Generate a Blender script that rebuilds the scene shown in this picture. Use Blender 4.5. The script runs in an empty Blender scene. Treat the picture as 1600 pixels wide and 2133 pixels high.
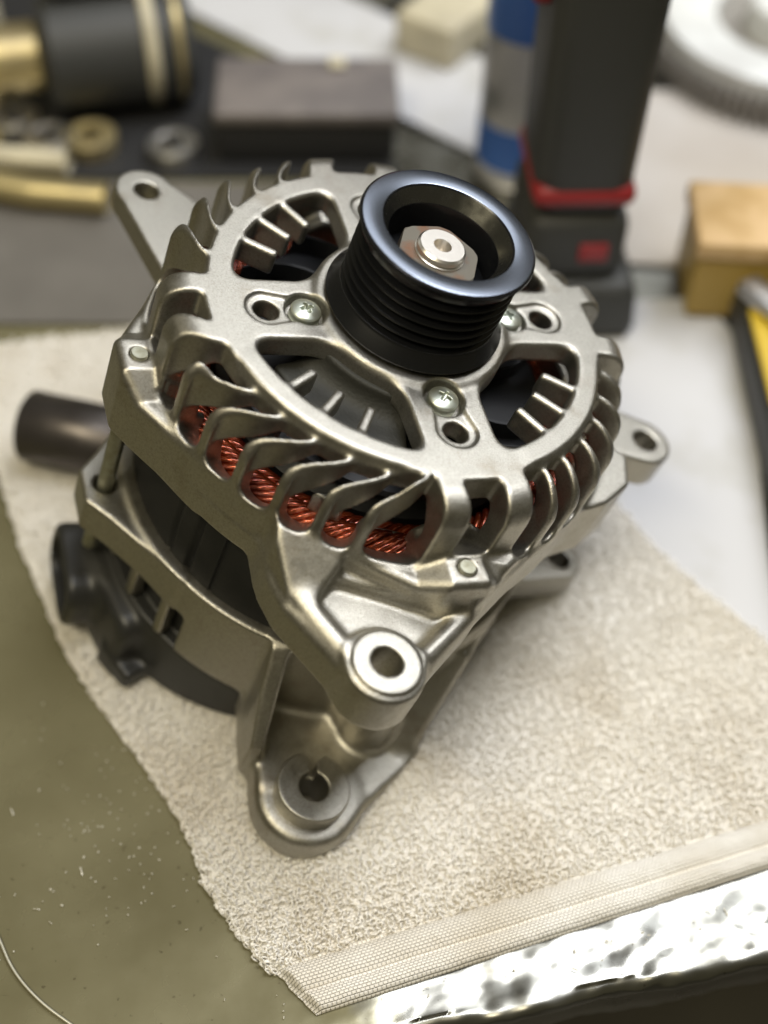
import bpy, bmesh, math, random
import numpy as np
from mathutils import Matrix, Vector, noise

random.seed(7); rng = np.random.default_rng(7)
S = bpy.context.scene
MM = 0.001

# ------------------------------------------------------------------ camera
cam_d = bpy.data.cameras.new('camera'); cam = bpy.data.objects.new('camera', cam_d)
S.collection.objects.link(cam)
R = np.array([[0.9997, 0.0, 0.0226], [0.0145, -0.7647, -0.6442], [0.0173, 0.6444, -0.7645]])
mw = Matrix(((R[0][0], -R[1][0], -R[2][0], 0.0178753), (R[0][1], -R[1][1], -R[2][1], -0.1905891),
             (R[0][2], -R[1][2], -R[2][2], 0.4096764), (0, 0, 0, 1)))
cam.matrix_world = mw
cam_d.sensor_fit = 'HORIZONTAL'; cam_d.sensor_width = 36; cam_d.lens = 2710.3 / 1600 * 36
cam_d.clip_start = 0.01; cam_d.clip_end = 20
cam_d.dof.use_dof = True; cam_d.dof.focus_distance = 0.400; cam_d.dof.aperture_fstop = 4.8
cam_d.dof.aperture_blades = 0
S.camera = cam
S.render.resolution_x = 768; S.render.resolution_y = 1024

# ------------------------------------------------------------------ world and lamps
w = bpy.data.worlds.new('World'); S.world = w; w.use_nodes = True
bg = w.node_tree.nodes['Background']
bg.inputs[0].default_value = (0.90, 0.80, 0.50, 1); bg.inputs[1].default_value = 0.11

def area(name, loc, target, sx, sy, power, col):
    d = bpy.data.lights.new(name, 'AREA'); d.shape = 'RECTANGLE'; d.size = sx; d.size_y = sy
    d.energy = power; d.color = col
    o = bpy.data.objects.new(name, d); S.collection.objects.link(o); o.location = loc
    o.rotation_euler = (Vector(target) - Vector(loc)).to_track_quat('-Z', 'Y').to_euler()
    return o
area('ceiling_lamp_back', (0.75, 1.15, 1.45), (0.05, 0.1, 0.05), 1.3, 0.7, 8, (0.93, 0.96, 1.0))
for k in range(3):                                  # three long tubes over the right half of the bench
    area('ceiling_tube', (0.36 + 0.24 * k, 0.42, 1.55), (0.36 + 0.24 * k - 0.1, 0.30, 0), 0.17, 1.3, 10.0, (0.96, 0.97, 1.0))
area('ceiling_lamp_front', (-0.42, -0.50, 1.45), (0.0, 0.05, 0.05), 0.9, 0.3, 15, (1.0, 0.90, 0.66))

S.view_settings.view_transform = 'Standard'; S.view_settings.look = 'None'
S.view_settings.exposure = 0.0; S.view_settings.gamma = 1.0
S.view_settings.use_curve_mapping = False

# ------------------------------------------------------------------ materials
def mat(name, col, rough=0.5, metal=0.0, bump=None, var=None, rvar=None, coat=0.0, spec=0.5, sheen=0.0, alpha=None):
    """bump=(scale, strength, distance_mm), var=(scale, other colour, low, high), rvar=(scale, low, high)"""
    m = bpy.data.materials.new(name); m.use_nodes = True
    nt = m.node_tree; N = nt.nodes; L = nt.links
    b = N['Principled BSDF']
    b.inputs['Base Color'].default_value = (*col, 1); b.inputs['Roughness'].default_value = rough
    b.inputs['Metallic'].default_value = metal; b.inputs['Specular IOR Level'].default_value = spec
    b.inputs['Coat Weight'].default_value = coat
    b.inputs['Sheen Weight'].default_value = sheen
    tc = N.new('ShaderNodeTexCoord')
    def noi(scale, det=4):
        n = N.new('ShaderNodeTexNoise'); n.inputs['Scale'].default_value = scale; n.inputs['Detail'].default_value = det
        L.new(tc.outputs['Object'], n.inputs['Vector']); return n
    if var:
        n = noi(var[0], 5); r = N.new('ShaderNodeMapRange')
        r.inputs[1].default_value = var[2]; r.inputs[2].default_value = var[3]
        L.new(n.outputs['Fac'], r.inputs[0])
        mx = N.new('ShaderNodeMix'); mx.data_type = 'RGBA'
        mx.inputs[6].default_value = (*col, 1); mx.inputs[7].default_value = (*var[1], 1)
        L.new(r.outputs[0], mx.inputs[0]); L.new(mx.outputs[2], b.inputs['Base Color'])
    if rvar:
        n = noi(rvar[0], 5); r = N.new('ShaderNodeMapRange')
        r.inputs[1].default_value = 0.3; r.inputs[2].default_value = 0.7
        r.inputs[3].default_value = rvar[1]; r.inputs[4].default_value = rvar[2]
        L.new(n.outputs['Fac'], r.inputs[0]); L.new(r.outputs[0], b.inputs['Roughness'])
    if bump:
        n = noi(bump[0], 3); bp = N.new('ShaderNodeBump')
        bp.inputs['Strength'].default_value = bump[1]; bp.inputs['Distance'].default_value = bump[2] * MM
        L.new(n.outputs['Fac'], bp.inputs['Height']); L.new(bp.outputs[0], b.inputs['Normal'])
    return m

M = {}
M['alu'] = mat('cast_aluminium', (0.425, 0.408, 0.362), 0.40, 1.0, bump=(3000, 0.55, 0.18), var=(1500, (0.32, 0.303, 0.258), 0.42, 0.7), rvar=(300, 0.36, 0.46))
def stain(m, scale, lo, hi, col, amount):
    nt = m.node_tree; N = nt.nodes; L = nt.links; b = N['Principled BSDF']; src = b.inputs['Base Color'].links[0].from_socket
    tc = [n for n in N if n.type == 'TEX_COORD'][0]
    n = N.new('ShaderNodeTexNoise'); n.inputs['Scale'].default_value = scale; n.inputs['Detail'].default_value = 7; n.inputs['Roughness'].default_value = 0.65
    L.new(tc.outputs['Object'], n.inputs['Vector'])
    r = N.new('ShaderNodeMapRange'); r.inputs[1].default_value = lo; r.inputs[2].default_value = hi; r.inputs[4].default_value = amount; L.new(n.outputs['Fac'], r.inputs[0])
    x = N.new('ShaderNodeMix'); x.data_type = 'RGBA'; L.new(r.outputs[0], x.inputs[0]); L.new(src, x.inputs[6]); x.inputs[7].default_value = (*col, 1)
    L.new(x.outputs[2], b.inputs['Base Color'])
stain(M['alu'], 45, 0.56, 0.70, (0.27, 0.235, 0.18), 0.6)      # faint handling stains
stain(M['alu'], 420, 0.68, 0.73, (0.10, 0.08, 0.06), 0.7)      # casting pits
M['stator'] = mat('stator_steel', (0.014, 0.0145, 0.015), 0.5, 0.0, bump=(1500, 0.15, 0.1), var=(60, (0.022, 0.022, 0.022), 0.45, 0.7), spec=0.12)
M['pulley'] = mat('pulley_black', (0.008, 0.0085, 0.01), 0.23, 0.2, spec=0.6)
M['pulley_rim'] = mat('pulley_machined_rim', (0.19, 0.21, 0.25), 0.25, 1.0)
M['nut'] = mat('nut_zinc', (0.13, 0.12, 0.10), 0.65, 0.1, spec=0.25, bump=(900, 0.5, 0.25), var=(150, (0.16, 0.075, 0.04), 0.5, 0.72))
M['shaft'] = mat('shaft_steel', (0.70, 0.66, 0.60), 0.34, 1.0, bump=(1200, 0.3, 0.15))
M['screw'] = mat('screw_zinc', (0.52, 0.56, 0.50), 0.38, 0.85, bump=(700, 0.3, 0.15), var=(200, (0.42, 0.42, 0.32), 0.4, 0.7))
M['bolt'] = mat('bolt_zinc', (0.36, 0.36, 0.29), 0.42, 0.85, bump=(900, 0.4, 0.15), var=(300, (0.25, 0.24, 0.17), 0.4, 0.7))
M['copper'] = mat('enamelled_copper', (0.33, 0.055, 0.014), 0.2, 0.7, coat=0.6, var=(120, (0.12, 0.014, 0.006), 0.4, 0.65))
M['plastic'] = mat('black_plastic', (0.022, 0.022, 0.021), 0.42, 0.0, bump=(800, 0.2, 0.1))
M['dark'] = mat('dark_rotor', (0.008, 0.0085, 0.010), 0.45, 0.0, spec=0.3)
M['cotton'] = mat('cotton', (0.84, 0.81, 0.75), 0.95, 0.0, bump=(900, 0.6, 0.4), var=(22, (0.70, 0.645, 0.55), 0.5, 0.75), spec=0.1, sheen=0.15)

# ------------------------------------------------------------------ helpers
def link(o, parent=None, name=None):
    S.collection.objects.link(o)
    if parent is not None: o.parent = parent
    return o
def tag(o, label=None, cat=None, group=None, kind=None):
    if label: o['label'] = label
    if cat: o['category'] = cat
    if group: o['group'] = group
    if kind: o['kind'] = kind
    return o
def empty(name, loc, rz=0.0):
    o = bpy.data.objects.new(name, None); o.empty_display_size = 0.01
    o.location = loc; o.rotation_euler = (0, 0, rz); return link(o)
def mesh_np(name, V, F, m, parent=None, smooth=True):
    """V (n,3) metres; F (k,3 or 4) int"""
    me = bpy.data.meshes.new(name); V = np.ascontiguousarray(V, np.float32); F = np.ascontiguousarray(F, np.int32)
    k = F.shape[1]
    me.vertices.add(len(V)); me.vertices.foreach_set('co', V.ravel())
    me.loops.add(F.size); me.loops.foreach_set('vertex_index', F.ravel())
    me.polygons.add(len(F)); me.polygons.foreach_set('loop_start', np.arange(0, F.size, k, dtype=np.int32))
    me.polygons.foreach_set('loop_total', np.full(len(F), k, np.int32))
    me.polygons.foreach_set('use_smooth', np.full(len(F), smooth))
    me.update(calc_edges=True); me.validate()
    if m: me.materials.append(m)
    return link(bpy.data.objects.new(name, me), parent)
def bm_obj(name, bm, m, parent=None, smooth=True, angle=35):
    me = bpy.data.meshes.new(name); bm.normal_update()
    if smooth:
        for f in bm.faces: f.smooth = True
        for e in bm.edges:
            if len(e.link_faces) == 2 and e.calc_face_angle(0) > math.radians(angle): e.smooth = False
    bm.to_mesh(me); bm.free(); me.materials.append(m)
    return link(bpy.data.objects.new(name, me), parent)
def lathe_bm(profile, n=96, bm=None):
    """profile list of (r, z) mm, revolve about z"""
    bm = bm or bmesh.new(); rings = []
    for r, z in profile:
        if r < 1e-6: rings.append([bm.verts.new((0, 0, z * MM))])
        else: rings.append([bm.verts.new((r * MM * math.cos(2 * math.pi * i / n), r * MM * math.sin(2 * math.pi * i / n), z * MM)) for i in range(n)])
    for a, b in zip(rings, rings[1:]):
        for i in range(n):
            j = (i + 1) % n
            if len(a) == 1 and len(b) == 1: continue
            if len(a) == 1: bm.faces.new((a[0], b[i], b[j]))
            elif len(b) == 1: bm.faces.new((a[i], b[0], a[j]))
            else: bm.faces.new((a[i], b[i], b[j], a[j]))
    bmesh.ops.recalc_face_normals(bm, faces=bm.faces)
    return bm
def lathe(name, profile, m, parent=None, n=96, angle=35):
    return bm_obj(name, lathe_bm(profile, n), m, parent, angle=angle)
def rbox(name, size, loc, bev, m, parent=None, rot=(0, 0, 0), seg=3, taper=None):
    bm = bmesh.new(); bmesh.ops.create_cube(bm, size=1)
    for v in bm.verts:
        k = 1.0
        if taper and v.co.z > 0: k = taper
        v.co = Vector((v.co.x * size[0] * MM * k, v.co.y * size[1] * MM * k, v.co.z * size[2] * MM))
    if bev > 0: bmesh.ops.bevel(bm, geom=list(bm.edges), offset=bev * MM, segments=seg, profile=0.5, affect='EDGES')
    o = bm_obj(name, bm, m, parent, angle=50)
    o.location = [c * MM for c in loc]; o.rotation_euler = rot; return o
def tube_np(path, rad, sides=6, closed=False):
    P = np.asarray(path, float); n = len(P)
    T = np.gradient(P, axis=0); T /= np.linalg.norm(T, axis=1)[:, None] + 1e-12
    up = np.array([0.13, 0.27, 0.95]); A = np.cross(T, up); A /= np.linalg.norm(A, axis=1)[:, None] + 1e-12; B = np.cross(T, A)
    a = np.arange(sides) * 2 * np.pi / sides
    rad = np.broadcast_to(np.asarray(rad, float), (n,))
    V = P[:, None, :] + rad[:, None, None] * (np.cos(a)[None, :, None] * A[:, None, :] + np.sin(a)[None, :, None] * B[:, None, :])
    V = V.reshape(-1, 3); F = []
    i = np.arange(n - 1)[:, None] * sides; j = np.arange(sides)[None, :]; j2 = (j + 1) % sides
    F = np.stack([i + j, i + j2, i + sides + j2, i + sides + j], -1).reshape(-1, 4)
    return V, F
def join_np(parts):
    Vs, Fs, o = [], [], 0
    for V, F in parts: Vs.append(V); Fs.append(F + o); o += len(V)
    return np.concatenate(Vs), np.concatenate(Fs)

# ------------------------------------------------------------------ implicit casting tool (surface nets)
def smin(a, b, k):
    h = np.clip(0.5 + 0.5 * (b - a) / k, 0, 1); return b + (a - b) * h - k * h * (1 - h)
def smax(a, b, k): return -smin(-a, -b, k)
class Field:
    def __init__(s, lo, hi, h):
        s.lo = np.array(lo, float); s.h = h
        n = np.ceil((np.array(hi) - s.lo) / h).astype(int) + 1
        ax = [(s.lo[i] + h * np.arange(n[i])).astype(np.float32) for i in range(3)]
        s.ax = ax; s.x = ax[0][:, None, None]; s.y = ax[1][None, :, None]; s.z = ax[2][None, None, :]
        s.r = np.sqrt(s.x ** 2 + s.y ** 2); s.th = np.degrees(np.arctan2(s.y, s.x)); s.n = n
        s.F = np.full(n, 50.0, np.float32)
    def sub(s, lo, hi):
        sl = []
        for i in range(3):
            a = int(np.clip(np.floor((lo[i] - s.lo[i]) / s.h), 0, s.n[i])); b = int(np.clip(np.ceil((hi[i] - s.lo[i]) / s.h) + 1, 0, s.n[i]))
            sl.append(slice(a, b))
        return tuple(sl)
    def op(s, kind, fn, lo, hi, k, pad=5.0):
        """fn(x,y,z) evaluated inside the box lo..hi grown by pad"""
        sl = s.sub([v - pad - k for v in lo], [v + pad + k for v in hi])
        x = s.ax[0][sl[0]][:, None, None]; y = s.ax[1][sl[1]][None, :, None]; z = s.ax[2][sl[2]][None, None, :]
        d = fn(x, y, z)
        if kind == 'add': s.F[sl] = smin(s.F[sl], d, k) if k > 0 else np.minimum(s.F[sl], d)
        else: s.F[sl] = smax(s.F[sl], -d, k) if k > 0 else np.maximum(s.F[sl], -d)
    def mesh(s):
        F = s.F; F[0] = F[-1] = 5; F[:, 0] = F[:, -1] = 5; F[:, :, 0] = F[:, :, -1] = 5
        I = F < 0
        c = [I[a:a + I.shape[0] - 1 if a == 0 else None, b:b + I.shape[1] - 1 if b == 0 else None, d:d + I.shape[2] - 1 if d == 0 else None] for a in (0, 1) for b in (0, 1) for d in (0, 1)]
        allc = c[0].copy(); anyc = c[0].copy()
        for q in c[1:]: allc &= q; anyc |= q
        act = anyc & ~allc; idx = np.argwhere(act)
        cid = np.full(act.shape, -1, np.int32); cid[act] = np.arange(len(idx), dtype=np.int32)
        cor = np.array([(a, b, d) for a in (0, 1) for b in (0, 1) for d in (0, 1)])
        val = np.stack([F[idx[:, 0] + q[0], idx[:, 1] + q[1], idx[:, 2] + q[2]] for q in cor], 1)
        acc = np.zeros((len(idx), 3)); cnt = np.zeros(len(idx))
        for i in range(8):
            for j in range(i + 1, 8):
                if np.abs(cor[i] - cor[j]).sum() != 1: continue
                m = (val[:, i] < 0) != (val[:, j] < 0)
                t = np.where(m, val[:, i] / np.where(m, val[:, i] - val[:, j], 1), 0)
                acc += np.where(m[:, None], cor[i] + t[:, None] * (cor[j] - cor[i]), 0); cnt += m
        V = s.lo + s.h * (idx + acc / cnt[:, None])
        Q = []
        for axis in range(3):
            a = np.moveaxis(I, axis, 0); e = a[:-1] != a[1:]
            e = np.moveaxis(e, 0, axis); p = np.argwhere(e)
            u, v = [(1, 2), (2, 0), (0, 1)][axis]
            ok = (p[:, u] > 0) & (p[:, v] > 0) & (p[:, u] < F.shape[u] - 1) & (p[:, v] < F.shape[v] - 1); p = p[ok]
            def cell(du, dv):
                q = p.copy(); q[:, u] -= du; q[:, v] -= dv; return cid[q[:, 0], q[:, 1], q[:, 2]]
            quad = np.stack([cell(0, 0), cell(1, 0), cell(1, 1), cell(0, 1)], 1)
            ins = I[p[:, 0], p[:, 1], p[:, 2]]
            quad[~ins] = quad[~ins][:, ::-1]
            Q.append(quad)
        return V * MM, np.concatenate(Q)
def sd_poly(x, y, pts):
    """signed distance to a plan polygon, arrays broadcast to 2D (x[:, :1], y)"""
    pts = np.asarray(pts, float); n = len(pts)
    d = None; inside = None
    for i in range(n):
        a = pts[i]; b = pts[(i + 1) % n]; e = b - a
        wx = x - a[0]; wy = y - a[1]; t = np.clip((wx * e[0] + wy * e[1]) / (e @ e), 0, 1)
        dd = (wx - e[0] * t) ** 2 + (wy - e[1] * t) ** 2
        d = dd if d is None else np.minimum(d, dd)
        c1 = y >= a[1]; c2 = y < b[1]; c3 = (e[0] * wy) > (e[1] * wx)
        f = (c1 & c2 & c3) | (~c1 & ~c2 & ~c3)
        inside = f if inside is None else inside ^ f
    return np.where(inside, -1, 1) * np.sqrt(d)
def pol(r, t): return r * math.cos(math.radians(t)), r * math.sin(math.radians(t))
def prism(pts, z0, z1, rad=0.0, kz=2.0, top=None):
    def fn(x, y, z):
        d = sd_poly(x, y, pts) - rad
        zt = (z - z1) if top is None else (z - top(x, y))
        return smax(smax(d, zt, kz), z0 - z, 0.8)
    xs = [p[0] for p in pts]; ys = [p[1] for p in pts]
    return fn, (min(xs) - rad, min(ys) - rad, z0), (max(xs) + rad, max(ys) + rad, z1)
def cyl(cx, cy, r, z0, z1, kz=1.5):
    def fn(x, y, z): return smax(smax(np.sqrt((x - cx) ** 2 + (y - cy) ** 2) - r, z - z1, kz), z0 - z, 0.8)
    return fn, (cx - r, cy - r, z0), (cx + r, cy + r, z1)
def capsule(ax, ay, bx, by, r, z0, z1, kz=1.5, r2=None):
    r2 = r if r2 is None else r2
    def fn(x, y, z):
        ex, ey = bx - ax, by - ay
        t = np.clip(((x - ax) * ex + (y - ay) * ey) / (ex * ex + ey * ey), 0, 1)
        d = np.sqrt((x - ax - t * ex) ** 2 + (y - ay - t * ey) ** 2) - (r + (r2 - r) * t)
        return smax(smax(d, z - z1, kz), z0 - z, 0.8)
    m = max(r, r2)
    return fn, (min(ax, bx) - m, min(ay, by) - m, z0), (max(ax, bx) + m, max(ay, by) + m, z1)

BOLT = [-163.3, -73.3, 16.7, 106.7]

# ================================================================== the setting
def mm(p): return tuple(c * MM for c in p)

def table_material():
    m = bpy.data.materials.new('steel_sheet'); m.use_nodes = True; nt = m.node_tree; N = nt.nodes; L = nt.links
    b = N['Principled BSDF']; b.inputs['Metallic'].default_value = 1.0
    tc = N.new('ShaderNodeTexCoord')
    n1 = N.new('ShaderNodeTexNoise'); n1.inputs['Scale'].default_value = 14; n1.inputs['Detail'].default_value = 6
    L.new(tc.outputs['Object'], n1.inputs['Vector'])
    r1 = N.new('ShaderNodeValToRGB'); r1.color_ramp.elements[0].position = 0.35; r1.color_ramp.elements[1].position = 0.7
    r1.color_ramp.elements[0].color = (0.40, 0.38, 0.29, 1); r1.color_ramp.elements[1].color = (0.60, 0.58, 0.48, 1)
    L.new(n1.outputs['Fac'], r1.inputs['Fac'])
    # dark specks and scratches
    n2 = N.new('ShaderNodeTexNoise'); n2.inputs['Scale'].default_value = 420; n2.inputs['Detail'].default_value = 2
    L.new(tc.outputs['Object'], n2.inputs['Vector'])
    r2 = N.new('ShaderNodeMapRange'); r2.inputs[1].default_value = 0.70; r2.inputs[2].default_value = 0.76
    L.new(n2.outputs['Fac'], r2.inputs[0])
    mp = N.new('ShaderNodeMapping'); mp.inputs['Scale'].default_value = (60, 900, 60); mp.inputs['Rotation'].default_value = (0, 0, 0.5)
    L.new(tc.outputs['Object'], mp.inputs['Vector'])
    n3 = N.new('ShaderNodeTexNoise'); n3.inputs['Scale'].default_value = 1.0; n3.inputs['Detail'].default_value = 3
    L.new(mp.outputs[0], n3.inputs['Vector'])
    r3 = N.new('ShaderNodeMapRange'); r3.inputs[1].default_value = 0.72; r3.inputs[2].default_value = 0.78
    L.new(n3.outputs['Fac'], r3.inputs[0])
    ad = N.new('ShaderNodeMath'); ad.operation = 'MAXIMUM'; L.new(r2.outputs[0], ad.inputs[0]); L.new(r3.outputs[0], ad.inputs[1])
    mx = N.new('ShaderNodeMix'); mx.data_type = 'RGBA'; mx.inputs[7].default_value = (0.16, 0.13, 0.09, 1)
    ml = N.new('ShaderNodeMath'); ml.operation = 'MULTIPLY'; ml.inputs[1].default_value = 0.6
    L.new(ad.outputs[0], ml.inputs[0]); L.new(ml.outputs[0], mx.inputs[0]); L.new(r1.outputs[0], mx.inputs[6])
    L.new(mx.outputs[2], b.inputs['Base Color'])
    n4 = N.new('ShaderNodeTexNoise'); n4.inputs['Scale'].default_value = 32; n4.inputs['Detail'].default_value = 5
    L.new(tc.outputs['Object'], n4.inputs['Vector'])
    r4 = N.new('ShaderNodeMapRange'); r4.inputs[1].default_value = 0.3; r4.inputs[2].default_value = 0.75
    r4.inputs[3].default_value = 0.20; r4.inputs[4].default_value = 0.34
    L.new(n4.outputs['Fac'], r4.inputs[0]); L.new(r4.outputs[0], b.inputs['Roughness'])
    # olive ceiling reflection painted into the colour on the left part, bare steel to the right
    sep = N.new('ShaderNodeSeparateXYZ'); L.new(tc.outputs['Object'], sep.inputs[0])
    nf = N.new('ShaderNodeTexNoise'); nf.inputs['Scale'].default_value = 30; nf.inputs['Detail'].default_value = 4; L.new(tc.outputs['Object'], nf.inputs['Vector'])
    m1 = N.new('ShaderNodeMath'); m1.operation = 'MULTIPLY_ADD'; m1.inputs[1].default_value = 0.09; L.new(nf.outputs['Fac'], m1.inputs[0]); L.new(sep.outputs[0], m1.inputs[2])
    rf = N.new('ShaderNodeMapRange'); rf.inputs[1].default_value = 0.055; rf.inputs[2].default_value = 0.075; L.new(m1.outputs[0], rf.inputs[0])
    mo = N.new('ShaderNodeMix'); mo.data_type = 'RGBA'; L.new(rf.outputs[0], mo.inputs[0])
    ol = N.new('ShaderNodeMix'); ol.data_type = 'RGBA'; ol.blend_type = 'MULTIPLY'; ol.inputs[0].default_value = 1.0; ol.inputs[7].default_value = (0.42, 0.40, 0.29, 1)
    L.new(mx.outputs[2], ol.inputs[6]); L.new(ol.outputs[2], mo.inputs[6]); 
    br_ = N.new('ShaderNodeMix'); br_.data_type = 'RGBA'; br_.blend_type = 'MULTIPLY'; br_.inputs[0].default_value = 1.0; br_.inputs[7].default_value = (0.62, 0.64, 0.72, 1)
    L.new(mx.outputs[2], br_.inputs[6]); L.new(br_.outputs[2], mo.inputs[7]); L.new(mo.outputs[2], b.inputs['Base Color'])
    rm = N.new('ShaderNodeMapRange'); rm.inputs[3].default_value = 0.35; rm.inputs[4].default_value = 1.0; L.new(rf.outputs[0], rm.inputs[0]); L.new(rm.outputs[0], b.inputs['Metallic'])
    rr_ = N.new('ShaderNodeMix'); rr_.data_type = 'FLOAT'; L.new(rf.outputs[0], rr_.inputs[0]); L.new(r4.outputs[0], rr_.inputs[2])
    r6 = N.new('ShaderNodeMapRange'); r6.inputs[1].default_value = 0.3; r6.inputs[2].default_value = 0.75; r6.inputs[3].default_value = 0.22; r6.inputs[4].default_value = 0.42
    L.new(n4.outputs['Fac'], r6.inputs[0]); L.new(r6.outputs[0], rr_.inputs[3]); L.new(rr_.outputs[0], b.inputs['Roughness'])
    bp = N.new('ShaderNodeBump'); bp.inputs['Strength'].default_value = 0.15; bp.inputs['Distance'].default_value = 0.0003
    n5 = N.new('ShaderNodeTexNoise'); n5.inputs['Scale'].default_value = 160; n5.inputs['Detail'].default_value = 4
    L.new(tc.outputs['Object'], n5.inputs['Vector']); L.new(n5.outputs['Fac'], bp.inputs['Height']); L.new(bp.outputs[0], b.inputs['Normal'])
    return m
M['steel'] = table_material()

def build_table():
    # front edge runs through (56,-52) with direction (0.979, 0.203); s along it, t away from the viewer
    d = np.array([0.979, 0.203]); q = np.array([-0.203, 0.979]); A = np.array([56.2, -51.6])
    s = np.concatenate([np.linspace(-900, -160, 20), np.linspace(-150, 170, 260), np.linspace(180, 900, 20)])
    t = np.concatenate([np.linspace(4, 90, 110), np.linspace(95, 1100, 60)])
    rows = []
    # rolled edge below the top
    ang = np.linspace(-100, 90, 14)
    for a in ang:
        rows.append(('e', 4 - 4 * math.cos(math.radians(a)), -4 + 4 * math.sin(math.radians(a))))
    rows = [('f', 7.0, -40.0), ('f', 6.5, -9.0)] + rows
    rows += [('t', tt, 0.0) for tt in t[1:]]
    V = []
    for kind, tt, zz in rows:
        for ss in s:
            x, y = A + d * ss + q * tt
            near = max(0.0, 1 - max(0, tt - 12) / 45.0)
            w_ = noise.noise(Vector((ss * 0.05, tt * 0.08, 1.3))) * 0.9 + noise.noise(Vector((ss * 0.14, tt * 0.18, 7.7))) * 0.4 + noise.noise(Vector((ss * 0.35, tt * 0.4, 2.7))) * 0.07
            dz = w_ * (0.05 + 1.7 * near * np.clip((ss + 60) / 60, 0, 1))
            if kind != 't':
                dz += 0.5 * noise.noise(Vector((ss * 0.06, zz * 0.3, 3.1))) + 0.15 * noise.noise(Vector((ss * 0.2, zz * 0.5, 5.1)))
                wob = 1.6 * noise.noise(Vector((ss * 0.035, 0.0, 9.1))) + 0.6 * noise.noise(Vector((ss * 0.16, zz * .4, 2.1)))
                x += q[0] * wob; y += q[1] * wob
            if abs(tt) > 60 and kind == 't': dz *= 0.5
            V.append((x * MM, y * MM, (zz + dz - 0.6) * MM))
    n = len(s); m = len(rows)
    i = np.arange(m - 1)[:, None] * n; j = np.arange(n - 1)[None, :]
    F = np.stack([i + j, i + j + 1, i + n + j + 1, i + n + j], -1).reshape(-1, 4)
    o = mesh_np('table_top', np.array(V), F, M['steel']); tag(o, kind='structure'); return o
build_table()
M['floor'] = mat('concrete_floor', (0.11, 0.10, 0.085), 0.8, bump=(40, 0.3, 2), var=(6, (0.15, 0.14, 0.115), 0.4, 0.7))
mesh_np('floor', np.array([(-4, -4, -0.85), (4, -4, -0.85), (4, 4, -0.85), (-4, 4, -0.85)]), np.array([[0, 1, 2, 3]]), M['floor'])
bpy.data.objects['floor']['kind'] = 'structure'

# ================================================================== the alternator (mm, axis = z, pulley up)
ALT = empty('alternator', (0, 0, 0))
Wr = [[0.9548, -0.0005, 0.2971], [0.0065, 0.9998, -0.0193], [-0.297, 0.0203, 0.9547]]
offs = (32.1782, 123.402, 133.7016)
base_l = np.array([0.0, 0.0, -130.0])                       # the Empty sits at the base of the machine
bw = np.array(Wr) @ base_l + np.array(offs)
ALT.matrix_world = Matrix(((*Wr[0], bw[0] * MM), (*Wr[1], bw[1] * MM), (*Wr[2], bw[2] * MM), (0, 0, 0, 1)))
tag(ALT, 'silver car alternator with black grooved pulley and copper windings, standing tilted on the towel', 'alternator')
PART_OFF = Vector((0, 0, 0.130))
def part(o):
    o.parent = ALT; o.location = Vector(o.location) + PART_OFF; return o

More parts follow.
